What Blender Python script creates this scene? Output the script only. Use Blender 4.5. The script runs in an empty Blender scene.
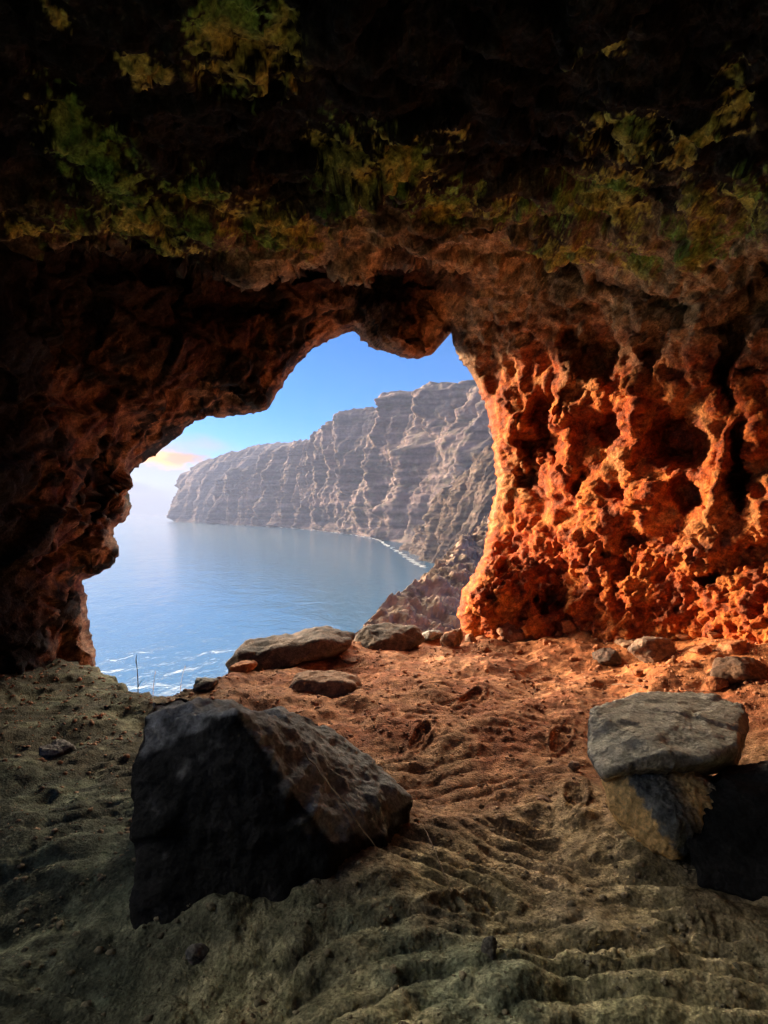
import bpy, bmesh, math, random
import numpy as np
from mathutils import Vector

C = bpy.context.scene.collection
R = math.radians
F = 620.0                      # focal length in picture heights/1024
CX, CY = 384.0, 512.0
EYE = 1.5
SEA = -60.0
SUN_AZ, SUN_EL = 58.0, 7.5     # degrees left of the view axis, degrees up

# ------------------------------------------------------------------ noise
_rs = np.random.RandomState(7)
_G = _rs.normal(size=(1024, 3)); _G /= np.linalg.norm(_G, axis=1)[:, None]
_U = _rs.rand(4096, 4)

def _h(i, seed):
    x = i[..., 0] * 73856093 ^ i[..., 1] * 19349663 ^ i[..., 2] * 83492791 ^ (seed * 2654435 + 977)
    x = (x ^ (x >> 13)) * 1274126177
    return (x ^ (x >> 16))

def perlin(p, seed=0):
    p = np.asarray(p, dtype=np.float64)
    i = np.floor(p).astype(np.int64); f = p - i
    w = f * f * f * (f * (f * 6 - 15) + 10)
    out = np.zeros(p.shape[:-1])
    for dx in (0, 1):
        for dy in (0, 1):
            for dz in (0, 1):
                o = np.array([dx, dy, dz])
                g = _G[_h(i + o, seed) & 1023]
                d = ((f - o) * g).sum(-1)
                wt = (w[..., 0] if dx else 1 - w[..., 0]) * (w[..., 1] if dy else 1 - w[..., 1]) * (w[..., 2] if dz else 1 - w[..., 2])
                out += wt * d
    return out * 1.5

def fbm(p, octv=4, seed=0, gain=0.5, lac=2.03):
    a, s, out = 1.0, 1.0, 0
    p = np.asarray(p, dtype=np.float64)
    for k in range(octv):
        out = out + a * perlin(p * s + k * 17.3, seed + k)
        a *= gain; s *= lac
    return out

def ridged(p, octv=4, seed=0, gain=0.5):
    a, s, out = 1.0, 1.0, 0
    p = np.asarray(p, dtype=np.float64)
    for k in range(octv):
        out = out + a * (1 - 2 * np.abs(perlin(p * s + k * 11.7, seed + k)))
        a *= gain; s *= 2.07
    return out

def worley(p, seed=0):
    """F1, F2, tilt of the nearest cell (a plane with a random slope: angular blocks)"""
    p = np.asarray(p, dtype=np.float64)
    i = np.floor(p).astype(np.int64)
    f1 = np.full(p.shape[:-1], 9.0); f2 = f1.copy(); tilt = np.zeros_like(f1)
    for dx in (-1, 0, 1):
        for dy in (-1, 0, 1):
            for dz in (-1, 0, 1):
                c = i + np.array([dx, dy, dz])
                hh = _h(c, seed)
                v = p - (c + _U[hh & 4095, :3])
                d = np.sqrt((v * v).sum(-1))
                t = (v * _G[(hh >> 5) & 1023]).sum(-1) + (_U[hh & 4095, 3] - 0.5) * 0.8
                m = d < f1
                f2 = np.where(m, f1, np.minimum(f2, d))
                tilt = np.where(m, t, tilt)
                f1 = np.where(m, d, f1)
    return f1, f2, tilt * sstep(0, 0.2, f2 - f1) * 1.15

def sstep(a, b, x):
    t = np.clip((np.asarray(x, dtype=float) - a) / (b - a), 0, 1)
    return t * t * (3 - 2 * t)

def mix(a, b, t):
    t = np.asarray(t)[..., None]
    return np.asarray(a) * (1 - t) + np.asarray(b) * t

# ------------------------------------------------------------------ objects
def tag(o, label=None, cat=None, group=None, kind=None):
    for k, v in (('label', label), ('category', cat), ('group', group), ('kind', kind)):
        if v: o[k] = v
    return o

def mesh_obj(name, verts, faces, mat, col=None, normals=None, parent=None, smooth=True, origin=None):
    verts = np.asarray(verts, dtype=np.float32)
    if origin is not None: verts = verts - np.asarray(origin, dtype=np.float32)
    me = bpy.data.meshes.new(name)
    faces = np.asarray(faces)
    if faces.ndim == 2:
        n, k = faces.shape
        me.vertices.add(len(verts)); me.vertices.foreach_set('co', verts.ravel())
        me.loops.add(n * k); me.loops.foreach_set('vertex_index', faces.ravel().astype(np.int32))
        me.polygons.add(n)
        me.polygons.foreach_set('loop_start', (np.arange(n) * k).astype(np.int32))
        me.update(calc_edges=True)
    else:
        me.from_pydata([tuple(v) for v in verts], [], [list(f) for f in faces])
    if smooth:
        me.polygons.foreach_set('use_smooth', np.ones(len(me.polygons), dtype=bool))
    if col is not None:
        a = me.color_attributes.new('tint', 'FLOAT_COLOR', 'POINT')
        c4 = np.ones((len(verts), 4), dtype=np.float32); c4[:, :3] = np.clip(col, 0.002, 0.95)
        a.data.foreach_set('color', c4.ravel())
    me.materials.append(mat)
    if normals is not None:
        me.normals_split_custom_set_from_vertices([tuple(v) for v in normals])
    o = bpy.data.objects.new(name, me); C.objects.link(o)
    if origin is not None: o.location = [float(v) for v in origin]
    if parent: o.parent = parent
    return o

def grid_faces(nr, nc):
    a = np.arange(nr * nc).reshape(nr, nc)
    return np.stack([a[:-1, :-1], a[:-1, 1:], a[1:, 1:], a[1:, :-1]], -1).reshape(-1, 4)

def vnormals(P):
    """normals of a grid of points"""
    du = np.gradient(P, axis=1); dv = np.gradient(P, axis=0)
    n = np.cross(du, dv)
    return n / (np.linalg.norm(n, axis=-1, keepdims=True) + 1e-12)

def at(px, py, Y):
    return np.array([(px - CX) / F * Y, Y, EYE + (CY - py) / F * Y])

# ------------------------------------------------------------------ materials
def rock_mat(name, fine=55.0, bump=0.5, rough=0.92, dist=0.012, var=0.35, coarse=14.0):
    m = bpy.data.materials.new(name); m.use_nodes = True
    nt = m.node_tree; N = nt.nodes; L = nt.links
    b = N['Principled BSDF']; b.inputs['Roughness'].default_value = rough
    b.inputs['Specular IOR Level'].default_value = 0.2
    tc = N.new('ShaderNodeTexCoord')
    geo = N.new('ShaderNodeNewGeometry')
    at_ = N.new('ShaderNodeAttribute'); at_.attribute_name = 'tint'
    n1 = N.new('ShaderNodeTexNoise'); n1.inputs['Scale'].default_value = fine; n1.inputs['Detail'].default_value = 6; n1.inputs['Roughness'].default_value = 0.65
    n2 = N.new('ShaderNodeTexNoise'); n2.inputs['Scale'].default_value = coarse; n2.inputs['Detail'].default_value = 5
    vo = N.new('ShaderNodeTexVoronoi'); vo.inputs['Scale'].default_value = fine * 0.8
    for n in (n1, n2, vo): L.new(geo.outputs['Position'], n.inputs['Vector'])
    r1 = N.new('ShaderNodeMapRange'); r1.inputs['From Min'].default_value = 0.3; r1.inputs['From Max'].default_value = 0.7
    r1.inputs['To Min'].default_value = 1 - var; r1.inputs['To Max'].default_value = 1 + var
    r2 = N.new('ShaderNodeMapRange'); r2.inputs['From Min'].default_value = 0.3; r2.inputs['From Max'].default_value = 0.7
    r2.inputs['To Min'].default_value = 1 - var * 0.7; r2.inputs['To Max'].default_value = 1 + var * 0.7
    L.new(n1.outputs['Fac'], r1.inputs['Value']); L.new(n2.outputs['Fac'], r2.inputs['Value'])
    mu = N.new('ShaderNodeMath'); mu.operation = 'MULTIPLY'
    L.new(r1.outputs['Result'], mu.inputs[0]); L.new(r2.outputs['Result'], mu.inputs[1])
    vm = N.new('ShaderNodeVectorMath'); vm.operation = 'SCALE'
    L.new(at_.outputs['Color'], vm.inputs[0]); L.new(mu.outputs[0], vm.inputs['Scale'])
    L.new(vm.outputs['Vector'], b.inputs['Base Color'])
    ad = N.new('ShaderNodeMath'); ad.operation = 'ADD'
    ma = N.new('ShaderNodeMath'); ma.operation = 'MULTIPLY'; ma.inputs[1].default_value = 0.5
    L.new(vo.outputs['Distance'], ma.inputs[0])
    L.new(n1.outputs['Fac'], ad.inputs[0]); L.new(ma.outputs[0], ad.inputs[1])
    bp = N.new('ShaderNodeBump'); bp.inputs['Strength'].default_value = bump; bp.inputs['Distance'].default_value = dist
    L.new(ad.outputs[0], bp.inputs['Height']); L.new(bp.outputs['Normal'], b.inputs['Normal'])
    return m

M_CAVE = rock_mat('cave_rock', 55, 0.9, 0.92, 0.016, 0.55, 11)
M_SOIL = rock_mat('dry_soil', 95, 1.0, 0.97, 0.012, 0.55, 16)
M_BOULDER = rock_mat('boulder_stone', 65, 0.9, 0.85, 0.010, 0.45, 18)
M_CLIFF = rock_mat('cliff_stone', 0.12, 0.6, 0.95, 5.0, 0.3, 0.02)
M_SLOPE = rock_mat('slope_stone', 1.2, 0.7, 0.95, 0.4, 0.4, 0.2)

def plain_mat(name, c, rough=0.8):
    m = bpy.data.materials.new(name); m.use_nodes = True
    nt = m.node_tree; b = nt.nodes['Principled BSDF']
    n = nt.nodes.new('ShaderNodeTexNoise'); n.inputs['Scale'].default_value = 90
    r = nt.nodes.new('ShaderNodeValToRGB')
    r.color_ramp.elements[0].color = (*[v * 0.6 for v in c], 1); r.color_ramp.elements[1].color = (*[min(1, v * 1.3) for v in c], 1)
    nt.links.new(n.outputs['Fac'], r.inputs['Fac']); nt.links.new(r.outputs['Color'], b.inputs['Base Color'])
    b.inputs['Roughness'].default_value = rough
    return m
M_STRAW = plain_mat('dry_straw', (0.42, 0.30, 0.14))
M_TWIG = plain_mat('bare_twig', (0.20, 0.13, 0.07))

# ------------------------------------------------------------------ cave shell
HOLE = [(93, 690), (96, 662), (93, 641), (88.7, 623), (86.4, 599), (83, 579), (96, 575), (111, 568), (118.5, 556), (117, 545), (112.5, 537),
        (114, 529), (122.5, 522.5), (129, 514), (132, 505.5), (128, 494.7), (130, 473), (146, 460.4), (163, 449.7), (180, 434.6),
        (189, 424), (206, 415.5), (223, 417), (240, 415), (266.6, 411), (274.4, 398.8), (284.6, 381), (296.6, 366), (311.6, 349), (332.5, 339),
        (353.5, 330), (359.5, 337), (371.5, 348), (392.4, 354), (419.4, 360), (434.3, 352.7), (443.3, 339), (448, 324), (452.3, 336),
        (456.5, 354), (470.3, 372), (479.3, 390), (488.2, 414), (492.4, 438), (496, 462), (496, 492), (490, 515.6), (484, 551.6),
        (473.3, 575.5), (461, 593.5), (457, 611.4), (462.5, 635), (464, 670), (420, 740), (150, 780), (96, 730)]

def jag(poly, seed, amp=1.6, step=3.0):
    rr = np.random.RandomState(seed); out = []
    n = len(poly)
    for k in range(n):
        a = np.array(poly[k], float); b = np.array(poly[(k + 1) % n], float)
        d = b - a; ln = np.hypot(*d); m = max(1, int(ln / step)); nn = np.array([-d[1], d[0]]) / ln
        for j in range(m):
            out.append(a + d * j / m + nn * rr.normal() * amp * (0.35 if j == 0 else 0.6))
    return np.array(out)
POLY = jag(HOLE, 3)

def poly_dist(q, poly):
    """signed distance to the outline (negative inside) and the nearest outline point"""
    best = np.full(len(q), 1e9); near = np.zeros((len(q), 2)); inside = np.zeros(len(q), bool)
    for k in range(len(poly)):
        a = poly[k]; b = poly[(k + 1) % len(poly)]
        d = b - a
        t = np.clip(((q - a) @ d) / (d @ d), 0, 1)
        c = a + t[:, None] * d
        e = np.hypot(*(q - c).T)
        m = e < best
        best[m] = e[m]; near[m] = c[m]
        if a[1] != b[1]:
            cr = ((a[1] > q[:, 1]) != (b[1] > q[:, 1])) & (q[:, 0] < (b[0] - a[0]) * (q[:, 1] - a[1]) / (b[1] - a[1]) + a[0])
            inside ^= cr
    return np.where(inside, -best, best), near

def dirs_of(px, py):
    d = np.stack([(np.asarray(px, float) - CX) / F, np.ones(np.shape(px)), (CY - np.asarray(py, float)) / F], -1)
    return d / np.linalg.norm(d, axis=-1, keepdims=True)

def outer_R(d):                # the part of the cave beside and behind the photographer
    return ((np.abs(d[..., 0]) / 3.3) ** 4 + (np.abs(d[..., 1]) / 6.5) ** 4 + (np.abs(d[..., 2]) / 2.1) ** 4) ** -0.25

# (px, py, depth) of the wall around the mouth
BACK = [(60, 640, 6.3), (85, 600, 6.9), (85, 580, 6.9), (118, 556, 6.6), (128, 485, 7.2), (200, 414, 7.3), (268, 410, 6.9), (312, 348, 7.5),
        (352, 329, 7.8), (400, 350, 6.9), (400, 310, 6.7), (440, 300, 7.2), (450, 322, 7.7), (475, 385, 8.0), (498, 470, 8.1), (492, 540, 7.9), (458, 605, 7.5),
        (0, 650, 5.6), (0, 500, 4.7), (0, 350, 4.4), (50, 560, 5.9), (60, 450, 5.5), (100, 350, 5.5), (150, 330, 5.9), (110, 440, 6.2), (90, 520, 6.3), (200, 370, 6.5),
        (250, 330, 6.7), (180, 290, 6.1), (300, 290, 6.9), (330, 300, 7.1), (60, 270, 5.0), (-120, 500, 4.0), (-120, 300, 3.8),
        (470, 320, 7.3), (520, 300, 6.8), (600, 300, 6.0), (700, 300, 5.1), (768, 300, 4.5), (880, 300, 3.9), (768, 450, 5.1), (890, 450, 4.4), (650, 450, 6.0),
        (560, 450, 6.9), (525, 430, 7.3), (600, 560, 6.4), (700, 600, 5.7), (768, 620, 5.1), (890, 620, 4.3), (540, 610, 6.9), (500, 600, 7.1), (480, 560, 7.4),
        (0, 800, 5.0), (200, 900, 6.5), (400, 850, 7.5), (600, 800, 6.0), (768, 800, 4.6)]
CEIL = [(100, 245, 4.6), (200, 258, 4.9), (300, 262, 5.1), (380, 262, 5.3), (430, 265, 5.8), (0, 230, 4.2), (-100, 230, 3.6),
        (380, 190, 4.5), (300, 200, 4.4), (200, 190, 4.1), (100, 170, 3.8), (384, 100, 3.3), (200, 100, 3.2), (50, 80, 3.0), (384, 0, 2.55), (150, 0, 2.5), (650, 0, 2.5),
        (600, 100, 3.2), (720, 100, 2.9), (500, 180, 4.3), (620, 180, 4.2), (740, 180, 3.6), (500, 250, 5.9), (600, 250, 5.2), (700, 250, 4.5), (800, 250, 3.8), (880, 180, 3.2),
        (384, -200, 2.0), (600, 300, 5.9), (500, 320, 6.9), (700, 320, 5.1), (800, 320, 4.3)]

class RBF:
    def __init__(s, pts, extra):
        p = np.array(pts, float)
        d = dirs_of(p[:, 0], p[:, 1])
        r = p[:, 2] * np.sqrt(1 + ((p[:, 0] - CX) / F) ** 2 + ((p[:, 1] - CY) / F) ** 2)
        s.d = np.concatenate([d, extra]); v = np.log(np.concatenate([r, outer_R(extra)]))
        K = s.k(s.d)
        s.m = v.mean(); s.w = np.linalg.solve(K + 1e-4 * np.eye(len(K)), v - s.m)
    def k(s, x):
        return np.sqrt(((x[:, None, :] - s.d[None]) ** 2).sum(-1) + 0.0004)
    def __call__(s, x):
        out = np.empty(len(x))
        for a in range(0, len(x), 60000):
            out[a:a + 60000] = s.k(x[a:a + 60000]) @ s.w + s.m
        return np.exp(out)

ext = []
for lo in range(-180, 180, 20):
    for la in (-60, -35, -10, 15, 40, 65, 88):
        if abs(lo) < 45 and -40 < la < 60: continue
        ext.append((math.sin(R(lo)) * math.cos(R(la)), math.cos(R(lo)) * math.cos(R(la)), math.sin(R(la))))
ext = np.array(ext)
rb_back, rb_ceil = RBF(BACK, ext), RBF(CEIL, ext)

# pockets (+) and bosses (-) of the walls: px, py, rx, ry, metres, rotation
FEAT = [(541, 432, 19, 48, .55, 8), (527, 482, 15, 17, .4, 0), (594, 349, 34, 30, .5, 0), (680, 441, 36, 31, .65, 0), (606, 430, 13, 22, .4, 0),
        (619, 489, 11, 10, .3, 0), (690, 492, 24, 20, .4, 0), (738, 470, 9, 52, .6, 0), (735, 350, 18, 62, .7, 8), (553, 600, 20, 13, .5, 0),
        (676, 300, 32, 17, .4, 10), (757, 372, 11, 12, .3, 0), (633, 537, 26, 8, .25, 0), (706, 573, 13, 7, .25, 0), (614, 577, 12, 9, .2, 0), (650, 350, 12, 30, .25, 0),
        (575, 398, 9, 30, .2, 20), (586, 480, 14, 16, .25, 0), (755, 300, 14, 30, .4, 0),
        (507, 432, 17, 46, -.22, 5), (503, 335, 30, 20, -.15, 0), (565, 440, 10, 30, -.12, 0), (622, 452, 12, 14, -.22, 0), (630, 420, 9, 40, -.2, 0), (645, 505, 22, 16, -.2, 0),
        (714, 485, 15, 42, -.28, 14), (480, 590, 22, 34, -.3, 10), (560, 340, 12, 40, -.12, -20), (752, 420, 12, 20, -.2, 0), (765, 500, 16, 30, -.25, 0), (700, 335, 9, 34, -.15, 0),
        (640, 330, 10, 22, -.15, 0), (590, 520, 30, 14, -.12, 0), (680, 550, 40, 14, -.12, 0),
        (372, 190, 46, 52, -.42, -15), (330, 225, 30, 24, -.2, 0), (440, 232, 60, 20, -.25, 8), (210, 235, 50, 20, -.25, 5), (120, 190, 40, 30, -.25, 30), (290, 150, 60, 50, .25, 0),
        (500, 140, 60, 50, .25, 0), (610, 190, 36, 40, -.25, 0), (650, 150, 50, 9, -.16, -18), (690, 240, 12, 40, -.2, 10), (400, 335, 38, 24, -.35, 8), (385, 286, 46, 13, .35, 4),
        (300, 275, 30, 10, .3, 0), (230, 300, 60, 20, .3, 0), (70, 330, 40, 50, .3, 0), (100, 545, 18, 22, -.3, 0), (95, 480, 12, 40, .3, 10), (62, 520, 12, 60, -.2, 0), (120, 470, 12, 30, -.15, 15),
        (40, 610, 26, 26, -.2, 0), (160, 400, 40, 26, -.15, -30), (230, 380, 40, 20, -.2, -25)]

lon = np.concatenate([np.arange(-180, -66, 3.0), np.arange(-66, -36, 0.35), np.arange(-36, 36, 0.125), np.arange(36, 66, 0.35), np.arange(66, 180.1, 3.0)])
lat = np.concatenate([np.arange(-60, -18, 3.0), np.arange(-18, 43, 0.125), np.arange(43, 60, 0.35), np.arange(60, 90.1, 2.35)])
LO, LA = np.meshgrid(np.radians(lon), np.radians(lat))
D = np.stack([np.sin(LO) * np.cos(LA), np.cos(LO) * np.cos(LA), np.sin(LA)], -1)
front = (np.abs(LO) < R(55)) & (np.abs(LA) < R(65))
ty = np.where(front, D[..., 1], 1.0)
PX = np.where(front, CX + F * D[..., 0] / ty, np.sign(D[..., 0]) * 4000.0)
PY = np.where(front, CY - F * D[..., 2] / ty, -4000.0 * np.sign(D[..., 2] + 1e-9))
sh = LO.shape
flat = lambda a: a.reshape(-1, *a.shape[2:])
d_, px_, py_ = flat(D), flat(PX), flat(PY)
q = np.stack([px_, py_], -1)
sd = np.full(len(q), 999.0); near = q.copy()
bb = (px_ > -60) & (px_ < 640) & (py_ > 200) & (py_ < 900)
s_, n_ = poly_dist(q[bb], POLY)
sd[bb] = s_; near[bb] = n_

lip_x = [-900, -100, 0, 60, 100, 150, 200, 250, 290, 330, 362, 400, 425, 450, 500, 600, 700, 768, 900, 4000]
lip_y = [230, 235, 240, 250, 255, 258, 266, 284, 266, 262, 277, 262, 268, 290, 305, 300, 300, 300, 300, 300]
wob = fbm(np.stack([px_ / 40, py_ / 40, 0 * px_], -1), 4, 21) * 14
lipd = np.interp(px_, lip_x, lip_y) + wob - py_          # > 0 above the lip
soft = np.interp(px_, [-100, 420, 480, 4000], [5, 5, 40, 60])
tb = sstep(-1, 1, lipd / soft)
Rb = np.exp(np.log(rb_back(d_)) * (1 - tb) + np.log(rb_ceil(d_)) * tb)
# rounding of the rim towards the outside
Rb = Rb * (1 + 0.055 * np.clip(1 - sd / 9.0, 0, 1) ** 2)
P0 = d_ * Rb[:, None]
# pockets and bosses, their outline roughened
wx = fbm(P0 * 3.1, 3, 31) * 13; wy = fbm(P0 * 3.1 + 50, 3, 37) * 13
feat = np.zeros(len(q))
for (fx, fy, rx, ry, am, ro) in FEAT:
    if am > 0 and fx > 455: rx, ry, am = rx * 0.84, ry * 0.88, am * 0.85
    ax, ay = px_ + wx - fx, py_ + wy - fy
    m = (np.abs(ax) < 4 * max(rx, ry)) & (np.abs(ay) < 4 * max(rx, ry))
    c, s = math.cos(R(ro)), math.sin(R(ro))
    u = (ax[m] * c + ay[m] * s) / rx; v = (-ax[m] * s + ay[m] * c) / ry
    e = np.sqrt(u * u + v * v)
    prof = (1 - sstep(0.45, 1.3, e)) if am > 0 else np.exp(-e ** 2.4)
    feat[m] += am * prof
rim = sstep(0, 14, sd)
P1 = d_ * (Rb + feat * (0.3 + 0.7 * rim))[:, None]
Pg = P1.reshape(*sh, 3)
# smoothed normals for the noise relief
nb = vnormals((d_ * Rb[:, None]).reshape(*sh, 3))
nb = np.where((nb * D).sum(-1, keepdims=True) > 0, -nb, nb)
dirn = flat(nb) * 0.65 - d_ * 0.35
dirn /= np.linalg.norm(dirn, axis=-1, keepdims=True)
red = sstep(-30, 110, (px_ - 455) + (py_ - 330) * 0.35) * sstep(270, 385, py_ + wx * 2.5 - 0.10 * (px_ - 480))      # the rusty right wall
crumb = red * sstep(505, 560, py_ + wy)
f1, f2, tilt = worley(P1 * np.array([1.6, 1.6, 2.3]) + fbm(P1 * 2, 2, 5)[:, None] * 0.4, 3)
f1b, f2b, tiltb = worley(P1 * 4.2 + fbm(P1 * 5, 2, 6)[:, None] * 0.3, 9)
blk = 1 - 0.45 * red
disp = (fbm(P1 * 0.9, 3, 41) * 0.10 * blk + tilt * 0.20 * blk + tiltb * 0.045 * (1 - 0.7 * red) + fbm(P1 * 2.2, 3, 57) * 0.10 * red + fbm(P1 * 5, 2, 51, 0.5) * 0.03)
fade = 0.12 + 0.88 * rim
P2 = P1 + dirn * (disp * fade)[:, None]
# second stage: angular breaks, cracks and crumbs, along the real surface normal
n2_ = vnormals(P2.reshape(*sh, 3)).reshape(-1, 3)
n2_ = n2_ * 0.75 + dirn * 0.45
n2_ /= np.linalg.norm(n2_, axis=1, keepdims=True)
wq = fbm(P2 * 3, 3, 62)[:, None]
a1, a2, at1 = worley(P2 * np.array([3.2, 3.2, 4.6]) + wq * 0.5, 63)
b1, b2, bt1 = worley(P2 * np.array([7.5, 7.5, 10.0]) + wq * 0.8, 65)
c1, c2, ct1 = worley(P2 * 17.0 + wq, 67)
d1, d2, dt1 = worley(P2 * 34.0, 69)
f1c, f2c, _ = worley(P2 * 9.0 + fbm(P2 * 9, 2, 8)[:, None] * 0.5, 13)
disp2 = ((at1 * 0.040 + bt1 * 0.016) * (1 - 0.45 * red) + (ct1 * 0.008 + dt1 * 0.003) * (1 - 0.5 * red + 0.8 * crumb)
         - np.exp(-((a2 - a1) / 0.05) ** 2) * 0.014 - np.exp(-((b2 - b1) / 0.06) ** 2) * 0.008
         + ridged(P2 * 3.0, 4, 45) * 0.012 + fbm(P2 * 12, 4, 55, 0.55) * 0.012 * (1 - 0.45 * red + 0.45 * crumb) + fbm(P2 * 45, 2, 58) * 0.004
         + (0.45 - f1c) * 0.065 * crumb + (0.45 - c1) * (0.006 + 0.03 * crumb) - np.maximum(0, fbm(P2 * 5.5, 3, 61) - 0.18) * (0.02 * red + 0.22 * crumb))
disp2 *= 1 - 0.45 * (1 - tb) * (1 - sstep(330, 420, px_))          # the left arch is smoother
crack = np.exp(-((a2 - a1) / 0.05) ** 2)
Pf = P2 + n2_ * (disp2 * fade)[:, None]
# trim the mouth
keep = sd > 0
lod, lad = np.degrees(LO).ravel(), np.degrees(LA).ravel()
wob2 = fbm(np.stack([lod / 16, lad / 16, 0 * lod], -1), 2, 111) * 9
keep &= ~(((np.abs(lod + 78) / 27) ** 4 + (np.abs(lad - 24) / 29) ** 4) ** 0.25 + wob2 / 60 < 1)      # added opening, out of view on the left, to let fill light in
K = keep.reshape(sh)
adj = np.zeros(sh, bool)
for dy in (-1, 0, 1):
    for dx in (-1, 0, 1):
        adj |= np.roll(np.roll(K, dy, 0), dx, 1)
edge = (adj & ~K).ravel() & (sd < 900)
de = dirs_of(near[:, 0], near[:, 1])
Pf[edge] = de[edge] * (np.linalg.norm(Pf[edge], axis=1) + 0.05)[:, None]
use = (keep | edge).reshape(sh)
FA = grid_faces(*sh)
ok = use.ravel()[FA].all(1)
FA = FA[ok]
VN = vnormals(Pf.reshape(*sh, 3)).reshape(-1, 3)
Pw = Pf + np.array([0, 0, EYE])

# stone colours, with light and shade painted into ceiling and left wall
t1 = fbm(Pf * 1.3, 4, 71); t2 = fbm(Pf * 4.5, 4, 75, 0.6); t3 = fbm(Pf * 14, 3, 79); t4 = fbm(Pf * 38, 3, 81)
rusty = mix((0.33, 0.062, 0.014), (0.47, 0.135, 0.028), sstep(-0.4, 0.5, t2 + 0.5 * t1))
rusty = mix(rusty, (0.32, 0.14, 0.05), sstep(0.0, 0.45, t1 + 0.3 * t2) * (1 - 0.75 * crumb) * 0.8)
rusty = mix(rusty, (0.15, 0.06, 0.035), sstep(0.25, 0.6, -t2 + 0.3 * t3) * 0.6)
lit_tan = mix((0.30, 0.23, 0.135), (0.46, 0.35, 0.21), sstep(-0.4, 0.4, t2))  # tan stone of the band over the mouth, brightened with painted light
lit_tan = mix(lit_tan, (0.085, 0.07, 0.05), sstep(0.0, 0.5, t1 + t3 * 0.3))
dark = mix((0.011, 0.011, 0.010), (0.028, 0.026, 0.022), sstep(-0.3, 0.5, t2))  # near-black: ceiling shade put into the stone colour
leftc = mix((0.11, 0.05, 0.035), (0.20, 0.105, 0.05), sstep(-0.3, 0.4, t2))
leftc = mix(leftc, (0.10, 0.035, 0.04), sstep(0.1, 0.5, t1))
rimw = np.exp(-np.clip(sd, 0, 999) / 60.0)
leftc = mix(leftc, (0.33, 0.19, 0.11), rimw * sstep(-0.5, 0.3, t2))  # paler towards the mouth's rim, painting the light on its edge
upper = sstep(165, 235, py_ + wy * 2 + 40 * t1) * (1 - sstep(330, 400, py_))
col = mix(dark, lit_tan, np.clip(upper * (0.35 + 0.65 * sstep(150, 330, px_)), 0, 1))
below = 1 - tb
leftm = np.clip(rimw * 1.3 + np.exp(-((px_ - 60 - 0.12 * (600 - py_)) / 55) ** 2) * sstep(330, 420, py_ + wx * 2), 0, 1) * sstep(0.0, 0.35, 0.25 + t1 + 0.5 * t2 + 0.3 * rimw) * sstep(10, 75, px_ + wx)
leftc = mix((0.018, 0.016, 0.014), leftc * 0.8, leftm)  # near-black off the mask paints the shade of recess and far left
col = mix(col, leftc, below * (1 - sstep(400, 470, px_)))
col = mix(col, rusty, red)
# algae and lichen patches of the ceiling, with the light on them painted in
LIT_LICHEN = [(240, 40, 50, 48, 20), (80, 140, 60, 22, 30), (115, 175, 50, 26, 40), (150, 218, 80, 26, 10), (40, 222, 60, 14, 10), (345, 165, 34, 46, -10), (390, 150, 44, 30, 20), (265, 215, 55, 24, 15),
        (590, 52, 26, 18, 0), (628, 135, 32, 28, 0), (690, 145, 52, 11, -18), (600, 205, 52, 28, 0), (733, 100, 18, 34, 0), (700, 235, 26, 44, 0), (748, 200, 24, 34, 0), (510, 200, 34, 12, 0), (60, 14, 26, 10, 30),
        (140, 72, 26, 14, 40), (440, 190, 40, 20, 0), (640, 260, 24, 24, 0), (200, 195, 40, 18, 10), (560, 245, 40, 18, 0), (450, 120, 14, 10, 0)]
lit_lichen = np.zeros(len(q))
for (fx, fy, rx, ry, ro) in LIT_LICHEN:
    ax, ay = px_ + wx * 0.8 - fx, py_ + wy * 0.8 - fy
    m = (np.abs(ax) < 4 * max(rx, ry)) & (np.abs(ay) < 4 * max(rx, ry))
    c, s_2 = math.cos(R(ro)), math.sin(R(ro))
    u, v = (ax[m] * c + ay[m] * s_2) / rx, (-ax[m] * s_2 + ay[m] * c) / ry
    lit_lichen[m] = np.maximum(lit_lichen[m], np.exp(-(u * u + v * v) ** 1.2))
lit_lichen = sstep(0.03, 0.2, lit_lichen) * (1 - sstep(255, 285, py_ + wx)) * sstep(0.30, 0.72, lit_lichen * 1.15 + 0.6 * t2 + 0.75 * t3 + 0.5 * t4 - 0.16) * (1 - red)
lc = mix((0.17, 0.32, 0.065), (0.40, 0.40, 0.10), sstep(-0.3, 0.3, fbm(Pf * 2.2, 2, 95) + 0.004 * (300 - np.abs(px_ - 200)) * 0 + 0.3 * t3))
col = mix(col, lc, lit_lichen * 0.95)
col = col * (1 + 0.5 * np.clip(t3 + t4, -0.7, 0.7))[:, None]
hi = front.ravel()
col[~hi] = (0.06, 0.052, 0.045)

cent = P1[FA].mean(1)
fpx, fpy, ftb = px_[FA].mean(1), py_[FA].mean(1), tb[FA].mean(1)
is_right = (fpx > 448) & (ftb < 0.5)
is_left = (fpx <= 448) & (ftb < 0.5) & (fpx < 345)
behind = ~front.ravel()[FA].all(1)
is_back = behind & (np.abs(cent[:, 2]) < 1.75)
is_right &= ~behind; is_left &= ~behind
names = [('cave_wall_right', is_right, 'rusty orange pitted cave wall lit by the low sun on the right of the mouth'),
         ('cave_wall_left', is_left, 'dark brown cave wall arching over the left side of the mouth'),
         ('cave_wall_back', is_back, 'dim rock wall of the cave behind the photographer'),
         ('cave_ceiling', ~(is_right | is_left | is_back), 'lichen stained cave ceiling, shade and light painted on, with a broken overhanging lip')]
for nm, msk, lb in names:
    f = FA[msk]
    ids, inv = np.unique(f, return_inverse=True)
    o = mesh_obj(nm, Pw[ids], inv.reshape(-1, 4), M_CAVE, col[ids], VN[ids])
    tag(o, lb, 'cave wall' if 'wall' in nm else 'cave ceiling', kind='structure')

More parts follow.
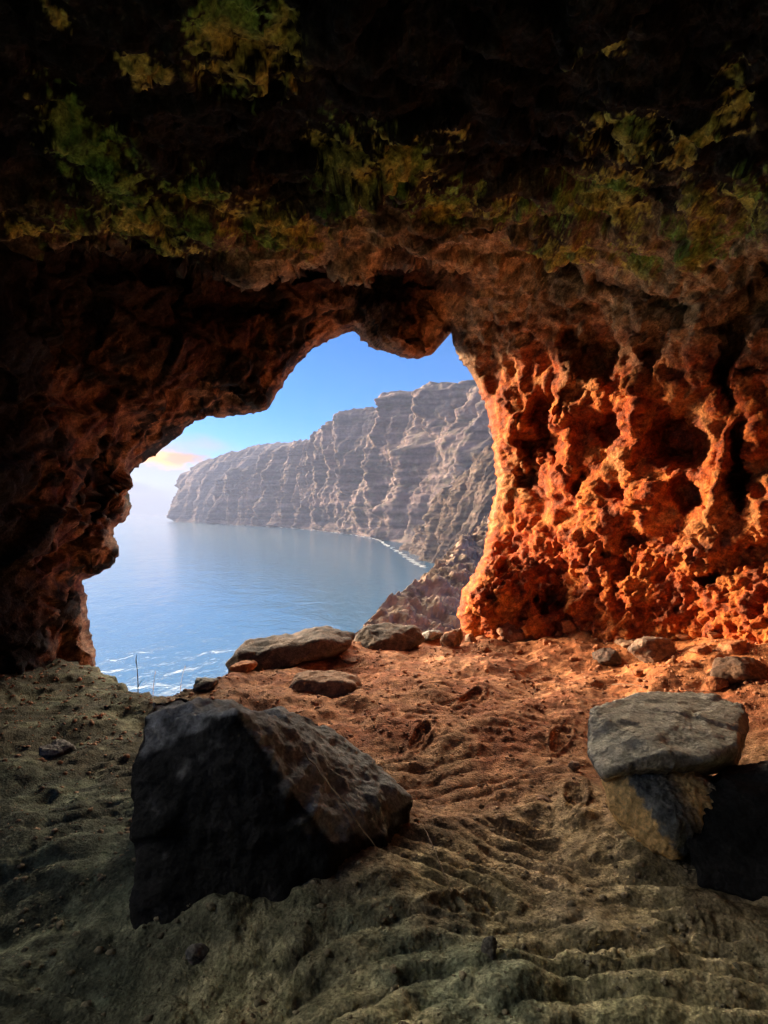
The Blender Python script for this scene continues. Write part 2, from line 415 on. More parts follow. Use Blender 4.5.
# the outside of the rock: a skirt that turns outwards from the mouth's edge
ring = POLY.copy(); cen = np.array([290.0, 520.0])
skirt = []
for k, (g, dd) in enumerate([(1.0, 0.0), (1.02, 0.35), (1.12, 0.75), (1.5, 1.0), (2.4, 0.6), (4.0, 0.2)]):
    pp = cen + (ring - cen) * g
    dr = dirs_of(ring[:, 0], ring[:, 1])
    yy = np.array([rb_back(dr[i:i + 1])[0] * dr[i, 1] for i in range(len(ring))]) * 1.07 + dd
    X = np.stack([(pp[:, 0] - CX) / F * yy, yy, EYE + (CY - pp[:, 1]) / F * yy], -1)
    skirt.append(X + (fbm(X * 1.5, 4, 101)[:, None] * np.array([.15, .3, .15]) if k > 1 else 0))
SK = np.stack(skirt); SK = np.concatenate([SK, SK[:, :1]], 1)
f = grid_faces(*SK.shape[:2])
o = mesh_obj('cliff_face', SK.reshape(-1, 3), f, M_CAVE, np.tile((0.2, 0.12, 0.08), (SK.shape[0] * SK.shape[1], 1)))
tag(o, 'outer cliff face around the cave mouth', 'cliff', kind='structure')

# ------------------------------------------------------------------ cave floor
ex = [-9, -4.2, -3.4, -2.9, -2.5, -2.1, -1.85, -1.6, -1.4, -1.15, -.8, -.3, .3, 1, 2, 9]
ey = [6.7, 6.7, 6.5, 6.25, 5.8, 5.35, 5.15, 5.3, 5.75, 6.2, 6.7, 7.35, 7.7, 8.0, 8.8, 9.5]

def floor_base(x, y):
    x = np.asarray(x, float); y = np.asarray(y, float)
    p = np.stack([x, y, 0 * x], -1)
    h = fbm(p * 0.7, 3, 201) * 0.10 + fbm(p * 2.0, 3, 205) * 0.045
    h = h + 0.42 * sstep(1.4, 3.4, x - (6 - y) * 0.12) * sstep(2.2, 4.4, y)          # rubble banked against the right wall
    h = h - 0.05 * sstep(-1.6, -3.0, x) * sstep(3.0, 5.5, y)
    h = h + 0.07 * np.exp(-(((x + 0.45) / 0.75) ** 2 + ((y - 2.6) / 0.55) ** 2) ** 2)
    h = h - 0.07 * sstep(2.6, 1.4, y) * sstep(0.4, -0.6, x)
    h = h + 0.09 * np.exp(-((x - 0.0) / 0.35) ** 2 - ((y - 1.75) / 0.3) ** 2)
    e = y - np.interp(x, ex, ey) - fbm(p * 2.5, 3, 209) * 0.18
    h = h - np.where(e > 0, np.minimum(e * 2.2 + 0.5 * e * e, 14), 0) - 0.05 * np.exp(-(e / 0.25) ** 2)
    return h

PRINTS = [(470, 905, 20), (520, 835, -25), (575, 800, 70), (470, 700, 50), (540, 690, -55), (620, 950, 10), (560, 740, 60), (420, 740, 65), (700, 930, -20)]

def ground_at(px, py):
    dx, dz = (px - CX) / F, (CY - py) / F
    lo_, hi_ = 0.8, 12.0
    Y = np.arange(0.9, 12, 0.01)
    g = EYE + dz * Y - floor_base(dx * Y, Y)
    k = np.argmax(g < 0)
    y = Y[k] if g[k] < 0 else Y[-1]
    return np.array([dx * y, y, EYE + dz * y])

flon = np.concatenate([np.arange(-180, -40, 4.0), np.arange(-40, 40, 0.14), np.arange(40, 180.1, 4.0)])
frad = np.concatenate([[0.02], np.geomspace(0.3, 1.5, 14)[:-1], np.geomspace(1.5, 9.5, 520), [10.5, 12, 15]])
LO, RR = np.meshgrid(np.radians(flon), frad)
x, y = np.sin(LO) * RR, np.cos(LO) * RR
p = np.stack([x, y, 0 * x], -1)
h = floor_base(x, y)
q1, q2, qt = worley(p * 9 + fbm(p * 6, 2, 211)[..., None] * 0.5, 21)
r1, r2, rt = worley(p * 26, 23)
damp = 1 - 0.3 * sstep(4, 7, y)
rough = sstep(-0.25, 0.35, fbm(p * 1.1, 3, 215))
hn = fbm(p * 3.5, 3, 221, 0.5) * 0.03 + ridged(p * 2.6 + fbm(p * 2, 2, 222)[..., None] * 0.4, 3, 223) * 0.014
hn = hn + (0.5 - q1) * 0.02 * rough + (0.45 - r1) * 0.007 * (0.3 + rough)
zone = np.zeros_like(x); hr = np.zeros_like(x)
# trodden, scuffed dust: wavy ridges
def ridgezone(cx, cy, rx, ry, ang, lam, amp, seed):
    global zone, hr
    c, sn = math.cos(R(ang)), math.sin(R(ang))
    u, v = (x - cx) * c + (y - cy) * sn, -(x - cx) * sn + (y - cy) * c
    w = np.exp(-((u / rx) ** 2 + (v / ry) ** 2) ** 2)
    ph = v / lam + fbm(p * np.array([1.3, 2.2, 1]), 3, seed) * 0.9 + 0.9 * (u / rx) ** 2
    sn_ = np.abs(np.sin(math.pi * ph)) ** 0.65          # rounded ribs with sharp troughs
    hr = hr * (1 - w) + w * amp * 0.62 * (sn_ - 0.6) * np.clip(0.8 + 1.0 * fbm(p * 3, 2, seed + 5), 0.25, 1.4)
    zone = np.maximum(zone, w)
for a in [(0.80, 1.98, 0.72, 0.50, 8, 0.115, 0.085, 231), (0.2, 1.75, 0.35, 0.25, -30, 0.10, 0.05, 301), (1.2, 2.4, 0.4, 0.35, -15, 0.12, 0.06, 311), (0.4, 2.7, 0.5, 0.36, -25, 0.10, 0.065, 241), (-0.05, 2.05, 0.4, 0.3, 35, 0.12, 0.05, 251), (-1.35, 3.0, 0.55, 0.7, 20, 0.17, 0.045, 261),
          (0.7, 4.6, 0.9, 0.7, -10, 0.13, 0.035, 271), (0.35, 3.6, 0.8, 0.5, 15, 0.14, 0.04, 281), (-0.9, 1.8, 0.5, 0.3, -20, 0.11, 0.04, 291)]:
    ridgezone(*a)
h = h + hn * (1 - 0.5 * zone) + hr
for (fx, fy, an) in PRINTS:
    g = ground_at(fx, fy)
    c, s = math.cos(R(an)), math.sin(R(an))
    u, v = (x - g[0]) * c + (y - g[1]) * s, -(x - g[0]) * s + (y - g[1]) * c
    e = np.sqrt((u / 0.155) ** 2 + (v / (0.052 + 0.012 * u / 0.15)) ** 2) + 0.15 * fbm(p * 14, 2, 301)
    ins = 1 - sstep(0.8, 1.1, e)
    h = h - ins * 0.018 + ins * 0.006 * np.sin(2 * math.pi * u / 0.036 + 1.5 * np.abs(v) / 0.05) + 0.014 * np.exp(-((e - 1.25) / 0.2) ** 2)
FP = np.stack([x, y, h], -1)
fn = vnormals(FP)
FP = FP + fn * (fbm(FP * 16, 4, 225, 0.55) * 0.007 + fbm(FP * 60, 2, 227) * 0.0025 - np.maximum(0, worley(FP * 22, 229)[2]) * 0.004)[..., None]
h = FP[..., 2]
p = FP
near_ = np.interp(y + 0.5 * fbm(p * 1.2, 3, 311), [1.9, 2.7, 3.9], [1, 0.6, 0])
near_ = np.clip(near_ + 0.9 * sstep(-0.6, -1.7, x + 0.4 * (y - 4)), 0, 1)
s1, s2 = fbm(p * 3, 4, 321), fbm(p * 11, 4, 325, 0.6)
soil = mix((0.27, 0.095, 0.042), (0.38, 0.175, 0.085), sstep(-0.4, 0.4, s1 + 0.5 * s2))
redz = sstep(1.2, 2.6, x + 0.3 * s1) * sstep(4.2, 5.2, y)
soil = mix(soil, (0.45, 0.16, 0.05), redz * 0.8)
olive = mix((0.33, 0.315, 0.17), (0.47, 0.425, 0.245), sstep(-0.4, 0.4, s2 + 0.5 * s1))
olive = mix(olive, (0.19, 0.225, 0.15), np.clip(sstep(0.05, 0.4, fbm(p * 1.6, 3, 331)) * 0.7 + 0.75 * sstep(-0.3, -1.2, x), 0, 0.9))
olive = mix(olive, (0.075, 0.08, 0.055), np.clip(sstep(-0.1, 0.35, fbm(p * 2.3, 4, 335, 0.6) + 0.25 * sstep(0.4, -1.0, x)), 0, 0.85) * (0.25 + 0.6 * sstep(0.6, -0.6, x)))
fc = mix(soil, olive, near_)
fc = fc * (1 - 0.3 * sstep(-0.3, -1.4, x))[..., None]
fc = fc * (1 + 0.35 * s2[..., None] + 0.35 * fbm(p * 40, 3, 337)[..., None])
n = vnormals(FP)
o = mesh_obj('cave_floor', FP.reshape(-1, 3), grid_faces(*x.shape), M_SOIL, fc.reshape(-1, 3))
tag(o, 'dusty trodden cave floor of red and grey soil', 'floor', kind='structure')

# ------------------------------------------------------------------ loose rocks
def remesh(hulls, voxel):
    me = bpy.data.meshes.new('tmp'); bm = bmesh.new()
    for pts in hulls:
        b2 = bmesh.new()
        vs = [b2.verts.new(tuple(v)) for v in pts]
        r = bmesh.ops.convex_hull(b2, input=vs)
        bmesh.ops.delete(b2, geom=[v for v in b2.verts if not v.link_faces], context='VERTS')
        t = bpy.data.meshes.new('t'); b2.to_mesh(t); b2.free(); bm.from_mesh(t); bpy.data.meshes.remove(t)
    bm.to_mesh(me); bm.free()
    ob = bpy.data.objects.new('tmp', me); C.objects.link(ob)
    md = ob.modifiers.new('r', 'REMESH'); md.mode = 'VOXEL'; md.voxel_size = voxel
    dg = bpy.context.evaluated_depsgraph_get(); dg.update()
    ev = ob.evaluated_get(dg); m2 = ev.to_mesh()
    V = np.empty(len(m2.vertices) * 3, np.float32); m2.vertices.foreach_get('co', V); V = V.reshape(-1, 3).astype(float)
    Fc = np.array([list(pl.vertices) for pl in m2.polygons if len(pl.vertices) == 4])
    ev.to_mesh_clear()
    bpy.data.objects.remove(ob); bpy.data.meshes.remove(me)
    return V, Fc

def smooth_v(V, Fc, it=2):
    E = np.concatenate([Fc[:, [0, 1]], Fc[:, [1, 2]], Fc[:, [2, 3]], Fc[:, [3, 0]]])
    for _ in range(it):
        S = np.zeros_like(V); n = np.zeros(len(V))
        np.add.at(S, E[:, 0], V[E[:, 1]]); np.add.at(n, E[:, 0], 1)
        np.add.at(S, E[:, 1], V[E[:, 0]]); np.add.at(n, E[:, 1], 1)
        V = V * 0.4 + 0.6 * S / np.maximum(n, 1)[:, None]
    return V

def vert_normals(V, Fc):
    fn = np.cross(V[Fc[:, 2]] - V[Fc[:, 0]], V[Fc[:, 3]] - V[Fc[:, 1]])
    N = np.zeros_like(V)
    for k in range(4): np.add.at(N, Fc[:, k], fn)
    return N / (np.linalg.norm(N, axis=1, keepdims=True) + 1e-12)

def make_rock(name, hulls, seed, label, cat='rock', group=None, voxel=0.02, amp=1.0, colour=None, mat=None, sm=2, extra=None):
    V, Fc = remesh(hulls, voxel)
    V = smooth_v(V, Fc, sm)
    N = vert_normals(V, Fc)
    sz = (V.max(0) - V.min(0)).max()
    k = 1.0 / sz
    w1, w2, wt = worley(V * k * 5.5 + seed, seed + 2)
    d = (fbm(V * k * 2.2 + seed, 3, seed) * 0.035 + wt * 0.030 + ridged(V * k * 6 + seed, 4, seed + 3) * 0.012 + fbm(V * k * 18, 4, seed + 5, 0.6) * 0.010) * sz * amp
    if extra is not None: d = d + extra(V, N)
    V2 = V + N * d[:, None]
    c = colour(V, N, fbm(V * k * 4, 4, seed + 9), fbm(V * k * 16, 3, seed + 11))
    org = np.array([V2[:, 0].mean(), V2[:, 1].mean(), V2[:, 2].min()])
    o = mesh_obj(name, V2, Fc, mat or M_BOULDER, c, origin=org)
    return tag(o, label, cat, group)

def col2(a, b, dust=None):
    def fn(V, N, n1, n2):
        c = mix(a, b, sstep(-0.4, 0.4, n1 + 0.5 * n2))
        if dust is not None: c = mix(c, dust, sstep(0.44, 0.62, N[:, 2] + 0.14 * n2) * 0.85)  # pale up-facing tint: dust, plus painted light on big boulder and slab
        return c
    return fn
GREY = col2((0.075, 0.075, 0.075), (0.14, 0.135, 0.125), (0.24, 0.22, 0.19))
RED = col2((0.30, 0.10, 0.04), (0.40, 0.17, 0.07))
BROWN = col2((0.16, 0.10, 0.07), (0.27, 0.165, 0.10), (0.33, 0.19, 0.115))
SHADE_TOPLIT = col2((0.010, 0.010, 0.009), (0.022, 0.021, 0.020), (0.30, 0.295, 0.28))  # front shade and top light painted into the big boulder's colour

# the big dark boulder
big = [[at(141, 714, 2.62), at(150, 698, 2.75), at(200, 690, 2.95), at(245, 700, 3.05), at(300, 712, 3.1), at(235, 712, 2.5), at(139, 760, 2.50),
        at(345, 735, 3.15), at(385, 768, 3.1), at(412, 800, 2.95), at(395, 838, 2.72), at(330, 770, 2.75), at(300, 790, 2.5), at(335, 845, 2.42), at(325, 880, 2.35),
        at(235, 930, 2.24), at(140, 930, 2.24), at(139, 850, 2.4), at(140, 960, 3.2), at(420, 900, 3.3)],
       [at(238, 832, 2.37), at(262, 822, 2.39), at(282, 826, 2.43), at(276, 850, 2.40), at(252, 868, 2.38), at(240, 856, 2.36), at(265, 850, 2.6)],
       [at(262, 790, 2.52), at(300, 788, 2.54), at(318, 815, 2.52), at(308, 840, 2.50), at(285, 808, 2.52), at(300, 810, 2.7)]]
make_rock('boulder', big, 5, 'largest boulder, shade painted on the upright face and light on the sloping top, left of centre on the floor', 'boulder',
          voxel=0.011, amp=0.75, colour=SHADE_TOPLIT, sm=1, extra=lambda V, N: -0.022)
# the stacked pair on the right and the dark mass under it
slab = [[at(590, 708, 3.25), at(640, 694, 3.55), at(690, 690, 3.65), at(742, 706, 3.45), at(749, 728, 3.25), at(735, 746, 2.95), at(712, 760, 2.82), at(660, 752, 2.80), at(640, 758, 2.80),
         at(603, 776, 2.80), at(588, 752, 2.98), at(606, 784, 2.90), at(650, 768, 2.88), at(700, 772, 2.92), at(735, 765, 3.1), at(600, 770, 3.25), at(730, 760, 3.4)]]
make_rock('rock_slab', slab, 11, 'grey dusty slab, its top painted lighter for light, lying on top of the split ochre block on the right', 'rock', voxel=0.012, amp=0.42,
          colour=col2((0.22, 0.20, 0.165), (0.36, 0.33, 0.265), (0.52, 0.47, 0.36)), sm=0)  # pale up-facing tint also stands in for light on the slab
split = [[at(606, 770, 2.92), at(645, 758, 2.98), at(668, 758, 2.98), at(722, 795, 2.80), at(727, 828, 2.72), at(700, 836, 2.66), at(672, 858, 2.62), at(612, 805, 2.80), at(645, 845, 2.68),
          at(640, 785, 2.78), at(676, 822, 2.62), at(690, 860, 2.9), at(620, 830, 3.1), at(715, 780, 3.1)]]
def split_col(V, N, n1, n2):
    px = CX + F * V[:, 0] / V[:, 1]; py = CY - F * (V[:, 2] - EYE) / V[:, 1]
    a = sstep(0.04, -0.06, (px - 636) / 60 - (py - 790) / 88 + 0.16 * n2)            # freshly broken fibrous side
    b = np.exp(-(((px - 694) - (py - 795) * 0.62 + 5 * n2) / 14) ** 2) * sstep(755, 768, py) * 1.3
    c = mix((0.10, 0.105, 0.10), (0.19, 0.19, 0.17), sstep(-0.4, 0.4, n1 + 0.5 * n2))
    return mix(c, (0.70, 0.46, 0.19), np.clip(a + b, 0, 1))
def split_rel(V, N):
    return ridged(np.stack([V[:, 0] * 42, V[:, 1] * 42, V[:, 2] * 9 + V[:, 0] * 9], -1), 3, 77) * 0.011
make_rock('split_rock', split, 13, 'tilted block with broken fibrous ochre sides under the grey slab on the right', 'rock', voxel=0.011, amp=0.45, colour=split_col, extra=split_rel, sm=1)
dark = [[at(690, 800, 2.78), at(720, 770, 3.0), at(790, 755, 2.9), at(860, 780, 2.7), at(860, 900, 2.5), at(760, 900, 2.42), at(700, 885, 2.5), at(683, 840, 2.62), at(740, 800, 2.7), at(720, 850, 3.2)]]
make_rock('boulder', dark, 17, 'boulder painted black for its shadow at the right edge of the photo, behind the split ochre block', 'boulder', voxel=0.012, amp=0.7, colour=col2((0.010, 0.010, 0.009), (0.02, 0.019, 0.018)), sm=1)  # near-black colour stands in for the shadow over this boulder

# rocks on the ledge and along the foot of the right wall
def hullat(pts, Y): return [[at(a, b, Y + c) for a, b, c in pts]]
make_rock('ledge_slab', hullat([(226, 664, .1), (246, 640, .2), (300, 632, .3), (328, 625, .45), (354, 634, .35), (350, 646, .1), (300, 662, -.15), (262, 672, -.2), (228, 674, -.05),
                                (240, 655, -.1), (320, 640, -.05), (330, 660, .5)], 6.25), 19,
          'flat grey slab perched at the ledge edge against the water', 'rock', voxel=0.02, amp=0.5, colour=col2((0.075, 0.058, 0.05), (0.15, 0.105, 0.078)))
make_rock('ledge_block', hullat([(288, 690, -.05), (296, 674, .05), (330, 670, .1), (360, 678, .05), (364, 688, -.02), (340, 706, -.2), (292, 706, -.2), (300, 680, -.15), (350, 684, -.15), (330, 700, .3)], 5.15), 23,
          'dark brown block lying on red soil in front of the ledge slab', 'rock', voxel=0.016, amp=0.8, colour=BROWN)
make_rock('ledge_rock', hullat([(354, 640, 0), (362, 627, .1), (388, 622, .2), (420, 628, .1), (426, 640, 0), (400, 652, -.2), (358, 654, -.2), (380, 640, -.2), (400, 650, .3)], 7.0), 29,
          'dark grey lump of rock at the ledge edge below the brown slope', 'rock', voxel=0.02, amp=0.9, colour=col2((0.08, 0.065, 0.055), (0.16, 0.12, 0.09)))

def stone(px, py, w, hpx, seed, label, colour, name='stone', flat=1.0, sink=0.45):
    """angular stone whose foot is at the pixel, w x hpx pixels large"""
    g = ground_at(px, py); s = g[1] / F
    rr = np.random.RandomState(seed)
    a = rr.normal(size=(15, 3)); a /= np.linalg.norm(a, axis=1)[:, None]
    a = a * (0.85 + 0.3 * rr.rand(15, 1))
    a *= np.array([w * 0.55, w * 0.5, hpx * 0.62]) * s
    a += g + np.array([0, w * 0.3 * s, hpx * (0.5 - sink * 0.4) * s])
    return make_rock(name, [list(a)], seed, label, 'stone', None, voxel=max(0.008, w * s / 26), amp=1.0, colour=colour, sm=1)

stone(456, 648, 32, 19, 31, 'pale orange block at the foot of the right wall beside the slope', BROWN)
stone(432, 643, 26, 12, 131, 'low dark stone between the ledge lump and the pale orange block', GREY)
stone(472, 645, 16, 11, 32, 'small pale stone just right of the pale orange block', BROWN)
stone(414, 650, 20, 14, 33, 'thin upright shard leaning beside the dark ledge lump', RED)
stone(527, 642, 46, 26, 34, 'long rounded reddish rock lying against the dark hollow of the right wall', col2((0.22, 0.10, 0.06), (0.33, 0.16, 0.09)))
stone(572, 634, 17, 17, 35, 'bright orange stone, leftmost of three along the wall foot', RED)
stone(590, 634, 22, 19, 36, 'bright orange stone, largest and middle of three along the wall foot', RED)
stone(608, 635, 17, 13, 37, 'low orange stone, rightmost of three along the wall foot', RED)
stone(658, 662, 48, 24, 38, 'angular grey brown block with a dark right side in front of the orange wall', col2((0.15, 0.10, 0.075), (0.26, 0.165, 0.11)))
stone(612, 669, 34, 18, 39, 'dark low rock left of the angular grey brown block', col2((0.07, 0.05, 0.04), (0.13, 0.08, 0.06)))
stone(632, 648, 26, 9, 139, 'flat dark stone behind the angular grey brown block', BROWN)
stone(745, 684, 60, 26, 40, 'broad dark rock at the right edge behind the grey slab', col2((0.10, 0.06, 0.04), (0.18, 0.10, 0.06)))
stone(720, 691, 22, 17, 41, 'small orange stone just behind the grey slab', RED)
stone(738, 655, 36, 16, 42, 'crumbly orange lump in front of the wall at the far right', RED)
stone(708, 656, 26, 10, 43, 'flat reddish stone left of the crumbly orange lump', RED)
stone(758, 640, 50, 22, 44, 'smooth orange slab at the wall foot on the right edge', col2((0.45, 0.20, 0.07), (0.52, 0.27, 0.10)))
stone(690, 640, 24, 10, 45, 'low orange clod against the wall foot', RED)
stone(350, 664, 20, 8, 46, 'small brown stone on the soil right of the ledge slab', BROWN)
stone(244, 672, 30, 10, 47, 'reddish stone wedged under the left end of the ledge slab', RED)
stone(205, 690, 30, 12, 48, 'dark stone on the ledge behind the big boulder', GREY)
stone(545, 806, 18, 8, 49, 'small brown clod near the middle of the floor', BROWN)
stone(490, 962, 17, 24, 50, 'small upright grey stone in the dust near the bottom', col2((0.11, 0.10, 0.085), (0.17, 0.155, 0.125)), sink=0.1)
stone(195, 965, 26, 16, 51, 'grey stone in the dust below the big boulder', GREY)
stone(50, 760, 36, 14, 52, 'flat dark stone half buried in the soil on the left', GREY)
stone(575, 770, 14, 8, 53, 'little brown stone left of the grey slab', BROWN)

for k, (a_, b_, w_, h_) in enumerate([(505, 642, 13, 8), (548, 646, 12, 7), (560, 637, 9, 7), (632, 634, 14, 9), (648, 630, 10, 7), (668, 636, 12, 8), (676, 667, 13, 8), (600, 652, 12, 7),
                                       (486, 652, 11, 6), (520, 656, 10, 6), (696, 668, 15, 9), (716, 640, 14, 8), (640, 676, 11, 7), (575, 662, 10, 6)]):
    o = stone(a_, b_, w_, h_, 200 + k, 'small orange rubble stone strewn along the foot of the lit right wall', RED, name='rubble_stone')
    o['group'] = 'rubble stones along the right wall'

# small clods that nobody could count
rr = np.random.RandomState(77)
gv, gf, gc = [], [], []
ico = bmesh.new(); bmesh.ops.create_icosphere(ico, subdivisions=1, radius=1.0)
iv = np.array([v.co[:] for v in ico.verts]); jf = np.array([[v.index for v in f_.verts] for f_ in ico.faces]); ico.free()
off = 0
for k in range(6000):
    yy = 1.6 + 5.6 * rr.rand() ** 0.8; xx = (rr.rand() * 1.4 - 0.7) * yy
    if yy > np.interp(xx, ex, ey) - 0.1: continue
    s = 0.0035 + 0.014 * rr.rand() ** 5 + 0.009 * (yy > 4) * rr.rand()
    v = iv * (1 + 0.5 * rr.normal(size=iv.shape) * 0.5) * s * np.array([1.2, 1, .75])
    b = rr.rand() * 6.28; c, sn = math.cos(b), math.sin(b)
    v = v @ np.array([[c, sn, 0], [-sn, c, 0], [0, 0, 1]])
    gv.append(v + np.array([xx, yy, 0])); gf.append(jf + off); off += len(iv)
    nn = float(np.interp(yy, [2.2, 4.2], [1, 0]))
    gc.append(np.tile(np.array([0.34, 0.16, 0.085]) * (1 - nn) + np.array([0.22, 0.19, 0.12]) * nn, (len(iv), 1)) * (0.75 + 0.5 * rr.rand()))
gv = np.concatenate(gv)
# the floor's own height under each clod
fi = np.clip(np.searchsorted(frad, np.hypot(gv[:, 0], gv[:, 1])), 0, len(frad) - 1)
fj = np.clip(np.searchsorted(np.radians(flon), np.arctan2(gv[:, 0], gv[:, 1])), 0, len(flon) - 1)
cen_i = np.arange(len(gv)) // len(iv) * len(iv)
gv[:, 2] += h[fi, fj][cen_i]
o = mesh_obj('gravel', gv, np.concatenate(gf), M_BOULDER, np.concatenate(gc), smooth=False)
tag(o, 'small clods and grit scattered over the cave floor', 'gravel', kind='stuff')

# ------------------------------------------------------------------ stalks and twigs
def tube(name, pts, r0, r1, mat, parent=None, origin=None):
    pts = np.array(pts, float); n = len(pts); V = []; fs = []
    for i, pnt in enumerate(pts):
        t = pts[min(i + 1, n - 1)] - pts[max(i - 1, 0)]; t /= np.linalg.norm(t)
        a = np.cross(t, (0.3, 1, 0.2)); a /= np.linalg.norm(a); b = np.cross(t, a)
        r = r0 + (r1 - r0) * i / (n - 1)
        for k in range(6):
            V.append(pnt + (a * math.cos(k * math.pi / 3) + b * math.sin(k * math.pi / 3)) * r)
    for i in range(n - 1):
        for k in range(6):
            fs.append((i * 6 + k, i * 6 + (k + 1) % 6, i * 6 + 6 + (k + 1) % 6, i * 6 + 6 + k))
    return mesh_obj(name, V, np.array(fs), mat, parent=parent, origin=origin)

def stalk(px, py, top, lean, label, seed):
    g = ground_at(px, py); s = g[1] / F; rr = np.random.RandomState(seed)
    e = bpy.data.objects.new('grass_stalk', None); C.objects.link(e); e.location = g
    tag(e, label, 'grass stalk', 'dry grass stalks on the ledge edge')
    H = (py - top) * s; pts = []
    for i in range(9):
        t = i / 8
        pts.append((lean * s * t * t, 0.02 * t, -0.03 + (H + 0.03) * t))
    tube('stem', pts, 0.005, 0.003, M_STRAW, e)
    tip = np.array(pts[-1])
    hv = []
    tube('seed_head', [tip - (0, 0, .05), tip - (0, 0, .03), tip + (0.002, 0, .0), tip + (.004, 0, .02)], 0.005, 0.002, M_STRAW, e)
    b0 = np.array(pts[2])
    tube('leaf', [b0, b0 + (.02 * (1 if seed % 2 else -1), .01, .05), b0 + (.05 * (1 if seed % 2 else -1), .01, .07)], 0.003, 0.001, M_STRAW, e)
stalk(138, 694, 658, -3, 'tallest dry grass stalk on the ledge edge, left of the others', 1)
stalk(153, 696, 672, 2, 'short dry grass stalk in the middle of the three at the ledge edge', 2)
stalk(180, 694, 666, 5, 'dry grass stalk bending right beside the big boulder top', 3)

def twig(ptsY, r, label, seed):
    P = np.array([at(*q_) for q_ in ptsY]); rr = np.random.RandomState(seed)
    t = np.linspace(0, 1, 14); tt = np.linspace(0, 1, len(P))
    Q = np.stack([np.interp(t, tt, P[:, k]) for k in range(3)], -1) + rr.normal(size=(14, 3)) * 0.0025
    o = tube('twig', Q, r, r * 0.5, M_TWIG, origin=Q[-1])
    tag(o, label, 'twig')
twig([(304, 752, 2.62), (340, 797, 2.42), (378, 850, 2.33)], 0.0032, 'thin bare twig leaning on the right side of the big boulder', 1)
g1, g2 = ground_at(424, 838), ground_at(450, 900)
def on_ground(a, b, r, label, seed):
    A, B = ground_at(*a), ground_at(*b); rr = np.random.RandomState(seed)
    Q = np.array([A + (B - A) * t_ + np.array([0, 0, 0.045 + 0.01 * math.sin(t_ * 3)]) + rr.normal(size=3) * 0.002 for t_ in np.linspace(0, 1, 12)])
    tag(tube('twig', Q, r, r * 0.5, M_TWIG, origin=Q[0]), label, 'twig')
on_ground((424, 838), (452, 905), 0.003, 'thin twig lying in the dust right of the big boulder', 2)
on_ground((612, 690), (642, 692), 0.004, 'short straw lying on red soil above the grey slab', 3)

# ------------------------------------------------------------------ sea
m = bpy.data.materials.new('sea_water'); m.use_nodes = True
nt = m.node_tree; N = nt.nodes; L = nt.links; b = N['Principled BSDF']
b.inputs['Base Color'].default_value = (0.016, 0.085, 0.165, 1); b.inputs['Roughness'].default_value = 0.14; b.inputs['IOR'].default_value = 1.33
geo = N.new('ShaderNodeNewGeometry')
hs = []
for sc_, det, amp in ((0.035, 4, 1.0), (0.16, 5, 0.5)):
    mp = N.new('ShaderNodeMapping'); mp.inputs['Scale'].default_value = (1.0, 0.55, 1.0); mp.inputs['Rotation'].default_value = (0, 0, R(25))
    nn = N.new('ShaderNodeTexNoise'); nn.inputs['Scale'].default_value = sc_; nn.inputs['Detail'].default_value = det; nn.inputs['Distortion'].default_value = 0.4
    L.new(geo.outputs['Position'], mp.inputs['Vector']); L.new(mp.outputs['Vector'], nn.inputs['Vector'])
    mm = N.new('ShaderNodeMath'); mm.operation = 'MULTIPLY'; mm.inputs[1].default_value = amp
    L.new(nn.outputs['Fac'], mm.inputs[0]); hs.append(mm)
ad = N.new('ShaderNodeMath'); L.new(hs[0].outputs[0], ad.inputs[0]); L.new(hs[1].outputs[0], ad.inputs[1])
bp = N.new('ShaderNodeBump'); bp.inputs['Strength'].default_value = 0.38; bp.inputs['Distance'].default_value = 2.4
L.new(ad.outputs[0], bp.inputs['Height']); L.new(bp.outputs['Normal'], b.inputs['Normal'])
S = 16000
o = mesh_obj('sea', [(-S, -S, SEA), (S, -S, SEA), (S, S, SEA), (-S, S, SEA)], np.array([[0, 1, 2, 3]]), m)
tag(o, 'blue sea with fine ripples below the cave', 'sea', kind='structure')

# ------------------------------------------------------------------ cliffs and slopes outside
def pt(px, py, Y): return at(px, py, Y)
def base_pt(px, Y): return np.array([(px - CX) / F * Y, Y, SEA - 3])

